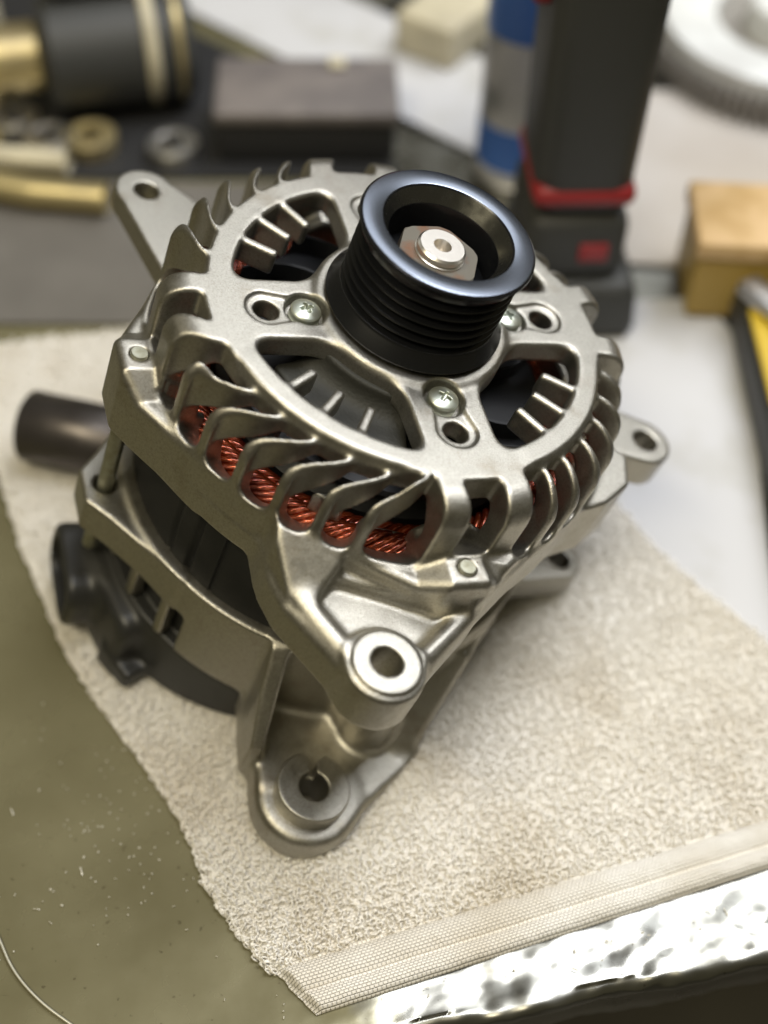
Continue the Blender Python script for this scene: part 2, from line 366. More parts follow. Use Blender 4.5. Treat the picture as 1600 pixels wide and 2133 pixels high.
# ---- front housing
def front_housing():
    f = Field((-106, -128, -54), (124, 98, 8), 0.62)
    r2 = f.r; phi = (f.th + 73.3 + 45) % 90 - 45; aph = np.abs(phi)
    z = f.z
    def corner(rm, zm, rad):
        a = r2 - (rm - rad); b = z - (zm - rad)
        return np.sqrt(np.maximum(a, 0) ** 2 + np.maximum(b, 0) ** 2) + np.minimum(np.maximum(a, b), 0) - rad
    outer = corner(79.6, -1.0, 12.5); outer = smin(outer, corner(65.4, 2.0, 1.6), 2.2)
    wb = np.clip((58 - np.abs((f.th - 137 + 180) % 360 - 180)) / 10, 0, 1); wb = np.maximum(wb, np.clip((20.5 - aph) / 5, 0, 1))
    wb = wb * wb * (3 - 2 * wb)
    outer = outer * (1 - wb) + corner(79.4, 1.9, 9.5) * wb; outer = outer + 0.22 * np.clip((z + 37) * 2, 0, 1) * np.clip((r2 - 77) / 2, 0, 1); outer = smax(outer, -46 - z, 1.0)
    inner = corner(71.0, -6.5, 9.0); inner = smin(inner, smax(r2 - 73.2, z + 38, 1), 0.5)
    F = smax(outer, -inner, 1.2)
    # hub: bearing housing with a raised collar
    hub = smax(r2 - 31.5, z - 2.8, 1.8); hub = smax(hub, -24 - z, 1)
    F = smin(F, hub, 3.0)
    f.F[:] = F
    # windows between the spokes
    win = smax(np.abs(r2 - 45.2) - 12.4, 12.6 - r2 * np.sin(np.radians(aph)), 7.0)
    f.F = smax(f.F, -smax(win, np.abs(z + 8) - 15, 1), 1.6)
    # small fins reaching into the windows
    fd = np.minimum(np.abs(aph - 45), np.abs(aph - 32.5)) * np.pi / 180 * r2 - 1.55
    fin = smax(smax(fd, np.abs(r2 - 53) - 7.0, 1.0), np.abs(z + 3.0) - 4.4, 1.2)
    f.F = smin(f.F, fin, 1.0)
    # ears and lugs -------------------------------------------------
    for t in BOLT:
        ear = [pol(q, t + d_) for d_, q in ((-29, 75), (-9, 82.5), (-4, 85.8), (4, 85.8), (9, 82.5), (29, 75), (20, 73.5), (-20, 73.5))]
        fn, lo, hi = prism(ear, -46, -19.5, 4.2, 3.0, top=lambda x, y, t=t: -19.5 - 0.75 * np.abs(-x * math.sin(math.radians(t)) + y * math.cos(math.radians(t))).clip(6, 14) + 4.5); f.op('add', fn, lo, hi, 2.5)
    web = [(-36, -66), (-31.5, -84), (-26.5, -93), (-12, -107), (-7.5, -112), (12, -116), (21, -101), (42, -69), (30, -60), (-20, -60)]
    fn, lo, hi = prism(web, -49.5, -36.5, 0.8, 3.0); f.op('add', fn, lo, hi, 3.0)
    fn, lo, hi = prism([(-35, -62), (-32, -79), (-25.5, -91), (-19, -91.5), (-13, -82), (-14, -62)], -49.5, -20, 1.0, 2.2, top=lambda x, y: -21 + 0.75 * np.minimum(0, y + 74.5)); f.op('add', fn, lo, hi, 2.0)
    fn, lo, hi = prism([(17, -62), (18, -78), (30, -85.5), (45, -66)], -49.5, -20, 0.8, 2.2, top=lambda x, y: -20.5 + 0.75 * np.minimum(0, y + 75)); f.op('add', fn, lo, hi, 2.0)
    fn, lo, hi = prism([(-14, -62), (-13, -83), (11, -85), (18, -80), (18, -62)], -49.5, -27, 0.5, 1.6, top=lambda x, y: -31 - 0.25 * np.maximum(0, -78 - y)); f.op('add', fn, lo, hi, 2.5)
    # ridges from buttresses down to the lug
    fn, lo, hi = capsule(-20.5, -92.5, -9, -105, 2.6, -49, -33, 3.0); f.op('add', fn, lo, hi, 4.0)
    fn, lo, hi = capsule(30, -85, 15, -104, 2.4, -49, -33.5, 3.0); f.op('add', fn, lo, hi, 4.0)
    fn, lo, hi = cyl(3.4, -109, 12.6, -50, -33.2, 1.6); f.op('add', fn, lo, hi, 2.2)
    fn, lo, hi = cyl(3.4, -109, 10.6, -45, -32.0, 0.6); f.op('add', fn, lo, hi, 0.5)
    # left ear plate with hole
    fn, lo, hi = capsule(-86, 71, -62, 46, 11.2, -43, -34, 1.4, 20); f.op('add', fn, lo, hi, 2.5)
    # right ear: tall boss and its arm
    fn, lo, hi = capsule(106, 12, 70, 16, 10.3, -60, -40, 1.4, 13); f.op('add', fn, lo, hi, 2.0)
    fn, lo, hi = prism([pol(q, a_) for a_, q in ((-33, 76), (-23, 84.5), (-15, 89.5), (-8, 88), (-4, 76), (-20, 74))], -55, -27, 2.0, 1.6); f.op('add', fn, lo, hi, 2.0)
    # slots between the ribs ---------------------------------------
    deg = np.pi / 180
    c0, c1 = np.nonzero((r2[:, :, 0] > 62.5) & (r2[:, :, 0] < 86)); kz = int((-38 - f.lo[2]) / f.h)
    rc = r2[c0, c1, 0][:, None]; tc_ = f.th[c0, c1, 0][:, None]; zc = f.ax[2][kz:][None, :]; ac = aph[c0, c1, 0][:, None]
    sw = np.clip(np.maximum((rc - 66) / 12.0, (-5.5 - zc) / 14.0), 0, 1); sw = (sw * sw * (3 - 2 * sw)).astype(np.float32)
    thin = 0.95 + 0.055 * np.clip(rc - 64, 0, 20)
    RIBS = [(-135.8, 0, -12), (-126, 0, -11), (-115.6, 0, -10.8), (-105.7, 0, -10.5), (-95.5, 0, -10.8), (-86.3, 0, -10.5)]
    RIBS += [(-49.8, 0, -1.5), (-41.6, 0, -1.5), (-31.5, 0, -1.5), (-21.5, 0, -1.5), (-11.8, 0, -1), (-2.5, 0, -1)]
    RIBS += [(39, 0, -2), (48.5, 0, -4), (57.5, 0, -6), (67, 0, -8), (76, 0, -9), (85.5, 0, -9), (133, 0, -9.5), (143, 0, -10), (154.5, 0, -10.5), (165, 0, -10.5), (176, 0, -9)]
    RIBS += [(-80.6, 4.3, 1.5), (-62.4, 4.6, -1), (-171.8, 4.2, 0), (-154.4, 4.6, -5), (6.7, 4.6, 0), (26.7, 4.6, 0), (96.7, 4.6, 0), (118, 5.0, -4)]
    rib = None
    for t0, wd, swp in RIBS:
        d_ = np.abs((tc_ - t0 - swp * sw + 180) % 360 - 180) * (deg * rc) - (wd if wd else thin)
        rib = d_ if rib is None else np.minimum(rib, d_)
    inb = np.where(ac < 9, 67.3, 66.0); low = np.where(ac < 8, -19.0, -25.0)
    sl = smax(-rib, inb - rc, 2.4)
    sl = smax(sl, (low - (79 - rc) * 0.8) - zc, np.where(ac < 8, 2.5, 5.0))
    f.F[c0, c1, kz:] = smax(f.F[c0, c1, kz:], -sl, 1.3)
    # sharp holes and recesses --------------------------------------
    for t in BOLT:
        h = pol(48.3, t); s_ = pol(35.5, t); e = pol(41.5, t)
        fn, lo, hi = capsule(h[0], h[1], e[0], e[1], 6.7, 0.7, 9, 0.3, 5.2); f.op('sub', fn, lo, hi, 0.8)
        fn, lo, hi = cyl(s_[0], s_[1], 6.5, -2.2, 9, 0.3); f.op('sub', fn, lo, hi, 0.9)
        fn, lo, hi = cyl(h[0], h[1], 4.0, -30, 9, 0.3); f.op('sub', fn, lo, hi, 0.4)
        b = pol(83.4, t); fn, lo, hi = cyl(b[0], b[1], 2.9, -60, 0, 0.2); f.op('sub', fn, lo, hi, 0.3)
    for c, rr in (((3.4, -109), 4.8), ((-86, 71), 4.4), ((106, 12), 4.6)):
        fn, lo, hi = cyl(c[0], c[1], rr, -70, -20, 0.3); f.op('sub', fn, lo, hi, 0.5)
    V, Q = f.mesh(); return V, Q
V, Q = front_housing()
FH = part(mesh_np('front_housing', V, Q, M['alu']))
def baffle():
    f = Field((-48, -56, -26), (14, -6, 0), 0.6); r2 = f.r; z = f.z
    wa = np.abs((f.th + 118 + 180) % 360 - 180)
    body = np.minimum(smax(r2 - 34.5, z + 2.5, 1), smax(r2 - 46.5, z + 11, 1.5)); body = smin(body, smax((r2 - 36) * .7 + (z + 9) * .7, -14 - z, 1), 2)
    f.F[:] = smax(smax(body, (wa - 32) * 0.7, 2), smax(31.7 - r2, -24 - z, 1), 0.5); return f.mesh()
V, Q = baffle(); bf = part(mesh_np('inner_baffle', V, Q, mat('raw_casting_shaded', (0.032, 0.032, 0.027), 0.65, 0.1, bump=(900, 0.5, 0.4)))); bf['label'] = 'raw inner wall seen through the front window, shade put into its dark colour'  # dark colour carries the shade inside the window
FH['label'] = 'front casting with ribbed vents and spoked face'

# ---- rear housing
CLIPN = np.array([-0.297, 0.0203, 0.9547]); CLIPD = -129.7
def rear_housing():
    f = Field((-98, -130, -134), (112, 98, -80), 0.7)
    r2 = f.r; z = f.z; th = f.th
    outer = smax(smax(r2 - 76.8, z + 83, 1.0), -119.5 - z, 1.5)
    F = smax(outer, -(smax(r2 - 71.2, -140 - z, 0.5)), 0.8)
    f.F[:] = np.broadcast_to(F, f.F.shape)
    # comb of bars: open below z=-103 between them
    step = 13.5; k = (th + 133.6 + step / 2) % step - step / 2
    bar = np.abs(k) * np.pi / 180 * r2 - 2.1
    ang = np.abs((th + 83 + 180) % 360 - 180)                # away from the lug
    gap = smax(smax(-bar, (44 - ang) * 1.3, 1.5), z + 99.5 + 0 * r2, 2.5); gap = np.maximum(gap, 66 - r2)
    f.F = smax(f.F, -gap, 1.2)
    for t in BOLT:
        a = pol(83.4, t); b = pol(74, t)
        if t == -73.3:
            fn, lo, hi = capsule(b[0], b[1], a[0], a[1], 12, -124, -84, 2.0, 9.5)
        else:
            ear = [pol(q, t + d_) for d_, q in ((-31, 75), (-9, 84.5), (-4, 90), (4, 90), (9, 84.5), (31, 75), (20, 72.5), (-20, 72.5))]
            fn, lo, hi = prism(ear, -98.5, -83.6, 1.4, 1.5)
        f.op('add', fn, lo, hi, 3.0)
    # lug tray
    tray = [(-19, -66), (-17, -78), (-15, -92), (-10.5, -106), (4, -108), (17.5, -116), (46, -84), (64, -44), (40, -50), (0, -60)]
    fn, lo, hi = prism(tray, -131.5, -119.5, 1.8, 3.5); f.op('add', fn, lo, hi, 4.0)
    fn, lo, hi = cyl(5.6, -108.2, 18.4, -131.5, -119.5, 4.5); f.op('add', fn, lo, hi, 3.0)
    # left fin wall running from the ring down to the lug
    fin = [(-18, -70), (-18.2, -86), (-16.8, -98), (-13.5, -98), (-13.2, -86), (-12.5, -70)]
    fn, lo, hi = prism(fin, -130, -84, 0.6, 1.6, top=lambda x, y: -84 + 1.28 * np.minimum(0, y + 77)); f.op('add', fn, lo, hi, 3.0)
    # right buttress
    but = [(30, -66), (36, -92), (40, -90), (62, -44), (50, -46)]
    fn, lo, hi = prism(but, -130, -92, 0.6, 2.5, top=lambda x, y: -90 + 1.15 * np.minimum(0, y + 62)); f.op('add', fn, lo, hi, 4.0)
    # right rear ear
    fn, lo, hi = capsule(93, -9, 62, -14, 9.0, -103, -91, 1.5, 14); f.op('add', fn, lo, hi, 2.0)
    for c, rr in (((5.2, -108.4), 5.2), ((93, -9), 4.4)):
        fn, lo, hi = cyl(c[0], c[1], rr, -140, -86, 0.3); f.op('sub', fn, lo, hi, 0.4)
    for t in BOLT:
        b = pol(83.4, t); fn, lo, hi = cyl(b[0], b[1], 4.0, -90, -80, 0.3); f.op('sub', fn, lo, hi, 0.4)
    # keep clear of the table
    pl = CLIPD + 0.8 - (CLIPN[0] * f.x + CLIPN[1] * f.y + CLIPN[2] * f.z)
    f.F = smax(f.F, pl, 0.8)
    return f.mesh()
V, Q = rear_housing()
RH = part(mesh_np('rear_housing', V, Q, M['alu']))
RH['label'] = 'rear casting with comb slots and mounting lug'

# split bushing in the rear lug
def split_bushing():
    f = Field((-10, -124, -126), (21, -93, -110), 0.35)
    c = (5.2, -108.4)
    d = np.sqrt((f.x - c[0]) ** 2 + (f.y - c[1]) ** 2)
    F = smax(smax(d - 12.6, f.z + 113, 0.8), -124 - f.z, 0.5) + 0 * d
    F = smax(F, -(d - 5.1), 0.7)
    slit = smax(np.abs(f.x - c[0] + 0.4) - 1.2 - 0.9 * np.clip(f.y - c[1] - 9, 0, 9), c[1] + 2 - f.y, 0.3)
    F = smax(F, -slit, 0.8)
    f.F[:] = F
    return f.mesh()
V, Q = split_bushing()
sb = part(mesh_np('split_bushing', V, Q, M['alu'])); sb['label'] = 'split steel bushing pressed in the rear lug'

# ---- stator core
def stator():
    r = []; n = 720; prof = []
    zs = [-92, -40]
    g = {-140.5: (0.6, 0.8), -133.0: (0.9, 1.6), -124.3: (0.5, 0.7), -60: (0.6, 0.5), -50: (1.0, 1.0), -42: (0.6, .4), 150: (1, .9), 60: (1, .9)}
    th = np.linspace(-180, 180, n, endpoint=False); rad = np.full(n, 73.0)
    for a, (wd, dp) in g.items():
        d = np.abs((th - a + 180) % 360 - 180); rad -= dp * np.clip(1.4 - d / wd, 0, 1)
    V = []; zz = [-92.0, -84.0, -70.0, -58.0, -45.0, -40.0]
    for rr0, zk in [(66, -92)] + [(0, k) for k in zz] + [(66, -40)]:
        q = np.full(n, rr0, float) if rr0 else rad
        V.append(np.stack([q * np.cos(np.radians(th)), q * np.sin(np.radians(th)), np.full(n, float(zk))], 1))
    m = len(V); V = np.concatenate(V) * MM
    i = np.arange(m)[:, None] * n; i2 = ((np.arange(m) + 1) % m)[:, None] * n; j = np.arange(n)[None, :]; j2 = (j + 1) % n
    F = np.stack([i + j, i + j2, i2 + j2, i2 + j], -1).reshape(-1, 4)
    return V, F
V, F = stator(); so = part(mesh_np('stator_core', V, F, M['stator'])); so['label'] = 'black laminated stator ring between the castings'
for e in so.data.edges: pass
so.data.set_sharp_from_angle(angle=math.radians(40))

# ---- copper winding crown: many enamelled strands, laid as slanting ropes
parts = []
for ra, zc, mr, turns, ns, ph in ((66.4, -33.6, 3.4, 15, 9, 0.0), (65.6, -39.2, 3.4, 15, 9, 1.1), (60.4, -37.0, 3.6, 14, 8, 0.4)):
    t = np.linspace(0, 2 * np.pi, 900)
    for k in range(ns):
        wob = 0.35 * np.sin(7 * t + k) + 0.25 * np.sin(23 * t + 2 * k)
        a = turns * t + 2 * np.pi * k / ns + ph + 0.12 * np.sin(11 * t + k); rr = ra + (mr + wob * .5) * np.cos(a); zz = zc + (mr + wob * .5) * np.sin(a)
        P = np.stack([rr * np.cos(t), rr * np.sin(t), zz], 1) * MM
        parts.append(tube_np(P, 1.16 * MM, 7))
V, F = join_np(parts); cw = part(mesh_np('copper_winding', V, F, M['copper'])); tag(cw, kind='stuff')
cw['label'] = 'reddish enamelled copper wire seen through the vents'

# ---- rotor with fan blades
bm = lathe_bm([(0, -17.5), (20, -17.5), (55, -22), (55.5, -24), (50, -30), (55, -34), (56, -88), (0, -88)], 64)
rot = part(bm_obj('rotor', bm, M['dark']))
for k in range(11):
    a = k * 360 / 11 + 9 * math.sin(k * 2.3)
    V = []; F = []
    for i in range(9):
        t = i / 8; rr = 27 + 29 * t; th = math.radians(a + 26 * t * t)
        for zz in (-23.5, -14):
            for dr in (-0.6, 0.6):
                V.append((rr * math.cos(th) - dr * math.sin(th), rr * math.sin(th) + dr * math.cos(th), zz))
    for i in range(8):
        b = i * 4; c = b + 4
        F += [(b, b + 2, c + 2, c), (b + 1, c + 1, c + 3, b + 3), (b + 2, b + 3, c + 3, c + 2), (b, c, c + 1, b + 1)]
    F += [(0, 1, 3, 2), (32, 34, 35, 33)]
    o = mesh_np('fan_blade', np.array(V) * MM, np.array(F), M['dark'], rot, smooth=False)

# ---- through bolts (front tips show in the ears, shanks between the castings)
for t in BOLT:
    bx, by = pol(83.4, t)
    o = part(lathe('through_bolt', [(0, -118), (2.75, -118), (2.75, -19.4), (2.4, -18.9), (0, -18.9)], M['bolt'], None, 32))
    o.location.x += bx * MM; o.location.y += by * MM

# ---- face screws with cross recess
def screw_mesh():
    f = Field((-6, -6, -3), (6, 6, 4.6), 0.16)
    d = np.sqrt(f.x ** 2 + f.y ** 2)
    dome = np.sqrt(f.x ** 2 + f.y ** 2 + (f.z + 7.5) ** 2) - 10.1
    F = smax(smax(d - 4.95, dome, 0.6), -2.4 - f.z, 0.3)
    cr = np.minimum(smax(np.abs(f.x) - 0.55, np.abs(f.y) - 2.2, 0.4), smax(np.abs(f.y) - 0.55, np.abs(f.x) - 2.2, 0.4))
    cr = smax(cr, 0.2 + 0.55 * d - f.z, 0.3)
    f.F[:] = smax(F, -cr, 0.25)
    return f.mesh()
V, Q = screw_mesh(); sc0 = None
for i, t in enumerate(BOLT):
    if sc0 is None: sc0 = mesh_np('screw', V, Q, M['screw']); o = sc0
    else: o = link(bpy.data.objects.new('screw', sc0.data))
    sx, sy = pol(35.5, t); o.location = (sx * MM, sy * MM, 0.1 * MM); o.rotation_euler = (0, 0, [0.5, 1.1, 0.3, 0.9][i]); part(o)

# ---- pulley
prof = [(17.6, 20), (17.6, 31.2), (20.6, 35.7), (20.9, 36.05)]
top = [(27.2, 36.1), (27.9, 35.6), (28.0, 34.9), (26.2, 32.4)]
gro = []
z = 31.2; pitch = 3.56
for k in range(6):
    gro += [(26.1, z), (25.9, z - 0.35), (23.2, z - 1.45), (23.2, z - 2.1), (25.9, z - 3.2)]
    z -= pitch
gro += [(26.0, z - 0.1), (26.3, z - 0.5), (28.9, z - 4.0), (29.3, z - 4.6), (29.0, z - 5.3), (24, z - 6.0), (24, 2.6), (10, 2.6)]
full = [(9, 19.8), (17.6, 19.8)] + prof + top + gro + [(9, 2.6)]
PU = part(lathe('pulley', full, M['pulley'], None, 160, angle=25)); PU['label'] = 'black multi-groove belt pulley'
lathe('rim_face', [(20.95, 36.12), (21.2, 36.22), (26.9, 36.22), (27.25, 36.12)], M['pulley_rim'], PU, 160, 40)
lathe('inner_chamfer', [(17.7, 31.45), (20.5, 35.65)], mat('pulley_chamfer', (0.10, 0.098, 0.085), 0.24, 0.9, rvar=(300, .2, .3)), PU, 160, 40)
# ---- nut and shaft
bm = bmesh.new(); ring = []
def hexrad(a, R_): return R_ * math.cos(math.pi / 6) / math.cos((a % (math.pi / 3)) - math.pi / 6)
lev = []
for (zz, mx) in ((18, 99), (25.4, 99), (26.4, 13.7), (26.9, 13.0), (27.0, 8.0)):
    row = []
    for i in range(96):
        a = 2 * math.pi * i / 96 + 0.0001; rr = min(hexrad(a, 14.0), mx); row.append(bm.verts.new((rr * MM * math.cos(a + 0.35), rr * MM * math.sin(a + 0.35), zz * MM)))
    lev.append(row)
for a, b in zip(lev, lev[1:]):
    for i in range(96): bm.faces.new((a[i], a[(i + 1) % 96], b[(i + 1) % 96], b[i]))
part(bm_obj('hex_nut', bm, M['nut'], angle=28))
part(lathe('shaft', [(0, 20), (8.0, 20), (8.0, 27.6), (7.3, 28.0), (7.7, 28.3), (7.7, 29.6), (7.0, 30.3), (2.9, 30.3), (2.7, 29.9), (2.0, 26), (0, 25.5)], M['shaft'], None, 72, 30))

# ---- black rear cover with connector
def rear_cover():
    f = Field((-100, -88, -164), (80, 80, -100), 0.9)
    r2 = f.r; z = f.z
    F = smax(smax(r2 - 69.6, z + 106, 1), -150 - z, 2)
    F = smin(F, smax(smax(r2 - 75.2, z + 120.5, 1.2), -158 - z, 2), 0.6)
    f.F[:] = F
    # connector shell
    a = math.radians(-164); ca, sa = math.cos(a), math.sin(a)
    u = f.x * ca + f.y * sa; v = -f.x * sa + f.y * ca
    sh = smax(smax(np.abs(v) - 18, np.abs(z + 139) - 13, 10), np.abs(u - 68) - 24, 3)
    hol = smax(smax(np.abs(v) - 14, np.abs(z + 139) - 9.5, 8), 78 - u, 1)
    f.F = smin(f.F, smax(sh, -hol, 1), 2)
    a = math.radians(-152); ca, sa = math.cos(a), math.sin(a)
    u = f.x * ca + f.y * sa; v = -f.x * sa + f.y * ca
    f.F = smin(f.F, smax(smax(np.abs(v) - 20, np.abs(z + 142) - 19, 8), np.abs(u - 60) - 22, 5), 4)
    a = math.radians(-139); ca, sa = math.cos(a), math.sin(a)
    u = f.x * ca + f.y * sa; v = -f.x * sa + f.y * ca
    tb = smax(smax(np.abs(v) - 9, np.abs(z + 150) - 7, 2), np.abs(u - 72) - 12, 2)
    f.F = smin(f.F, tb, 2)
    pl = CLIPD + 1.0 - (CLIPN[0] * f.x + CLIPN[1] * f.y + CLIPN[2] * f.z)
    f.F = smax(f.F, pl, 1.5)
    return f.mesh()
V, Q = rear_cover(); rc = part(mesh_np('rear_cover', V, Q, M['plastic'])); rc['label'] = 'black plastic rear cover with plug socket'

# ================================================================== towel
EDGE = np.array([(6, -50), (-3, -41), (-12.7, -31.2), (-24, -17), (-30, -8.8), (-34.2, 3.1), (-42, 17), (-51.8, 31.6), (-70, 54.6), (-87.5, 79.1), (-114.4, 131.1), (-135.1, 179.9), (-146, 215), (-150, 250)], float)
HD = np.array([0.949, 0.315]); TW = 231.0
cum = np.concatenate([[0], np.cumsum(np.linalg.norm(np.diff(EDGE, axis=0), axis=1))]); TL = cum[-1]
def towel_xy(u, v):                    # u mm along the hem, v mm back along the edge
    ex = np.interp(v, cum, EDGE[:, 0]); ey = np.interp(v, cum, EDGE[:, 1])
    turn = np.clip(v / TL, 0, 1) * 0.14
    hx = HD[0] * np.cos(turn) + HD[1] * np.sin(turn); hy = HD[1] * np.cos(turn) - HD[0] * np.sin(turn)
    return ex + u * hx, ey + u * hy
def vnoise(x, y, s):
    return np.array([noise.noise(Vector((a * s, b * s, 3.7))) for a, b in zip(np.ravel(x), np.ravel(y))]).reshape(np.shape(x))
def towel_z(u, v, x, y):
    z = 2.9 + 1.2 * vnoise(x, y, 0.018) * np.clip(v / 40, 0, 1)
    e = np.clip(np.minimum(np.minimum(u, TW - u), TL - v) / 2.2, 0, 1); z = z * np.sqrt(1 - (1 - e) ** 2)
    # folded hem: two rolls with a stitched groove between
    roll = lambda c, hw, h: h * np.sqrt(np.clip(1 - ((v - c) / hw) ** 2, 0, 1))
    hem = np.maximum(roll(4.2, 4.2, 4.4), roll(13.3, 5.9, 5.0))
    wv = 0.55 * vnoise(u, v * 0.6, 0.12) + 0.25 * vnoise(u, v, 0.4)
    hm = np.clip((19.5 - v) / 1.5, 0, 1)
    eh = np.clip(np.minimum(u, TW - u) / 2.5, 0.15, 1)
    return np.where(v < 19.5, (hem + wv * (hem > 0.3)) * hm * eh + (1 - hm) * z, z)
u1 = np.concatenate([np.linspace(0, 6, 13), np.linspace(6.6, TW, 260)]); v1 = np.concatenate([np.linspace(0, 21, 64), np.linspace(21.6, TL, 220)])
U, Vv = np.meshgrid(u1, v1); X, Y = towel_xy(U, Vv)
ragg = np.clip(1 - U / 4, 0, 1) * 1.0 * vnoise(U * 0 + 3, Vv, 0.45); X = X + ragg
Z = towel_z(U, Vv, X, Y)
Vt = np.stack([X, Y, Z + 0.15], -1).reshape(-1, 3)
Vb = np.stack([X, Y, np.full_like(X, 0.1)], -1).reshape(-1, 3)
n, m_ = len(u1), len(v1)
i = np.arange(m_ - 1)[:, None] * n; j = np.arange(n - 1)[None, :]
Ft = np.stack([i + j, i + j + 1, i + n + j + 1, i + n + j], -1).reshape(-1, 4)

def towel_material():
    m = bpy.data.materials.new('towel_weave'); m.use_nodes = True; nt = m.node_tree; N = nt.nodes; L = nt.links
    b = N['Principled BSDF']; b.inputs['Roughness'].default_value = 0.95; b.inputs['Specular IOR Level'].default_value = 0.08
    tc = N.new('ShaderNodeTexCoord')
    n1 = N.new('ShaderNodeTexNoise'); n1.inputs['Scale'].default_value = 22; n1.inputs['Detail'].default_value = 5; L.new(tc.outputs['Object'], n1.inputs['Vector'])
    cr = N.new('ShaderNodeValToRGB'); cr.color_ramp.elements[0].position = 0.42; cr.color_ramp.elements[1].position = 0.75
    cr.color_ramp.elements[0].color = (0.84, 0.81, 0.75, 1); cr.color_ramp.elements[1].color = (0.66, 0.60, 0.50, 1)
    L.new(n1.outputs['Fac'], cr.inputs['Fac']); L.new(cr.outputs[0], b.inputs['Base Color'])
    mp = N.new('ShaderNodeMapping'); mp.inputs['Rotation'].default_value = (0, 0, -0.32); L.new(tc.outputs['Object'], mp.inputs['Vector'])
    br = N.new('ShaderNodeTexBrick'); br.inputs['Scale'].default_value = 420; br.inputs['Mortar Size'].default_value = 0.09; br.inputs['Mortar Smooth'].default_value = 1.0
    br.inputs['Brick Width'].default_value = 0.62; br.inputs['Row Height'].default_value = 0.42
    br.inputs['Color1'].default_value = (1, 1, 1, 1); br.inputs['Color2'].default_value = (0.75, 0.75, 0.75, 1); br.inputs['Mortar'].default_value = (0, 0, 0, 1)
    L.new(mp.outputs[0], br.inputs['Vector'])
    bp = N.new('ShaderNodeBump'); bp.inputs['Strength'].default_value = 0.8; bp.inputs['Distance'].default_value = 0.0008
    L.new(br.outputs['Color'], bp.inputs['Height']); L.new(bp.outputs[0], b.inputs['Normal'])
    return m
TO = mesh_np('towel', np.concatenate([Vt, Vb]) * MM, np.concatenate([Ft, Ft[:, ::-1] + len(Vt)]), towel_material())
tag(TO, 'off-white terry towel with folded hem lying under the alternator', 'towel')

def terry():
    us, vs = [], []
    for (v0, v1_, sp) in ((20, 120, 1.7), (120, 230, 2.0), (230, TL, 2.7)):
        a = np.arange(0.3, TW - 0.3, sp); b = np.arange(v0, min(v1_, TL - 0.5), sp)
        A, B = np.meshgrid(a, b); us.append(A.ravel() + rng.uniform(-.55, .55, A.size) * sp); vs.append(B.ravel() + rng.uniform(-.55, .55, A.size) * sp)
    # fringe along the ragged left edge
    fv = np.arange(18, TL, 0.38); us.append(rng.uniform(-1.2, 0.8, fv.size)); vs.append(fv)
    u = np.concatenate(us); v = np.concatenate(vs); nf = fv.size
    x, y = towel_xy(np.clip(u, 0, TW), v); x = x + np.minimum(u, 0); z = towel_z(np.clip(u, 0, TW), v, x, y)
    N_ = len(u); ang = rng.uniform(0, 2 * np.pi, N_); lean = rng.normal(0, 0.55, N_)
    h = rng.uniform(1.2, 2.5, N_); wd = rng.uniform(0.55, 0.95, N_)
    ang[-nf:] = rng.normal(0.6, 0.5, nf); lean[-nf:] = rng.uniform(0.5, 1.2, nf); h[-nf:] = rng.uniform(1.6, 3.4, nf)
    ca, sa = np.cos(ang), np.sin(ang)
    t = np.linspace(-0.15, 1.15, 8) * np.pi
    px = -np.cos(t)[None, :] * wd[:, None] * np.where(np.abs(t - np.pi / 2) > 1.5, 0.55, 1.0)[None, :]; pz = (np.sin(t)[None, :]) * h[:, None]
    py = pz * np.sin(lean)[:, None]; pz = pz * np.cos(lean)[:, None]
    # the loop leans to its side; for the fringe this is outwards (towards -x)
    P = np.stack([x[:, None] + px * ca[:, None] - py * sa[:, None], y[:, None] + px * sa[:, None] + py * ca[:, None], z[:, None] + 0.2 + pz], -1)
    fr = slice(N_ - nf, N_)
    P[fr, :, 0] = x[fr, None] + px[fr] * 0.5 - 0.9 * np.abs(py[fr]); P[fr, :, 1] = y[fr, None] + px[fr] * 0.8 + 0.2 * py[fr]
    P[..., 2] = np.maximum(P[..., 2], 0.5)
    T = np.gradient(P, axis=1); T /= np.linalg.norm(T, axis=2, keepdims=True) + 1e-9
    side = np.stack([-sa, ca, np.zeros(N_)], -1)[:, None, :] * np.ones((1, 8, 1))
    B2 = np.cross(T, side); B2 /= np.linalg.norm(B2, axis=2, keepdims=True) + 1e-9
    k = 4; aa = np.arange(k) * 2 * np.pi / k; rad = 0.33
    Vx = P[:, :, None, :] + rad * (np.cos(aa)[None, None, :, None] * side[:, :, None, :] + np.sin(aa)[None, None, :, None] * B2[:, :, None, :])
    Vx = Vx.reshape(-1, 3)
    base = (np.arange(N_) * 8 * k)[:, None, None]; i = (np.arange(7) * k)[None, :, None]; j = np.arange(k)[None, None, :]; j2 = (j + 1) % k
    F = np.stack([base + i + j, base + i + j2, base + i + k + j2, base + i + k + j], -1).reshape(-1, 4)
    print('terry loops', N_)
    return Vx * MM, F
stain(M['cotton'], 300, 0.70, 0.74, (0.30, 0.22, 0.17), 0.6)
V, F = terry(); tp = mesh_np('terry_pile', V, F, M['cotton'], TO); tag(tp, kind='stuff')


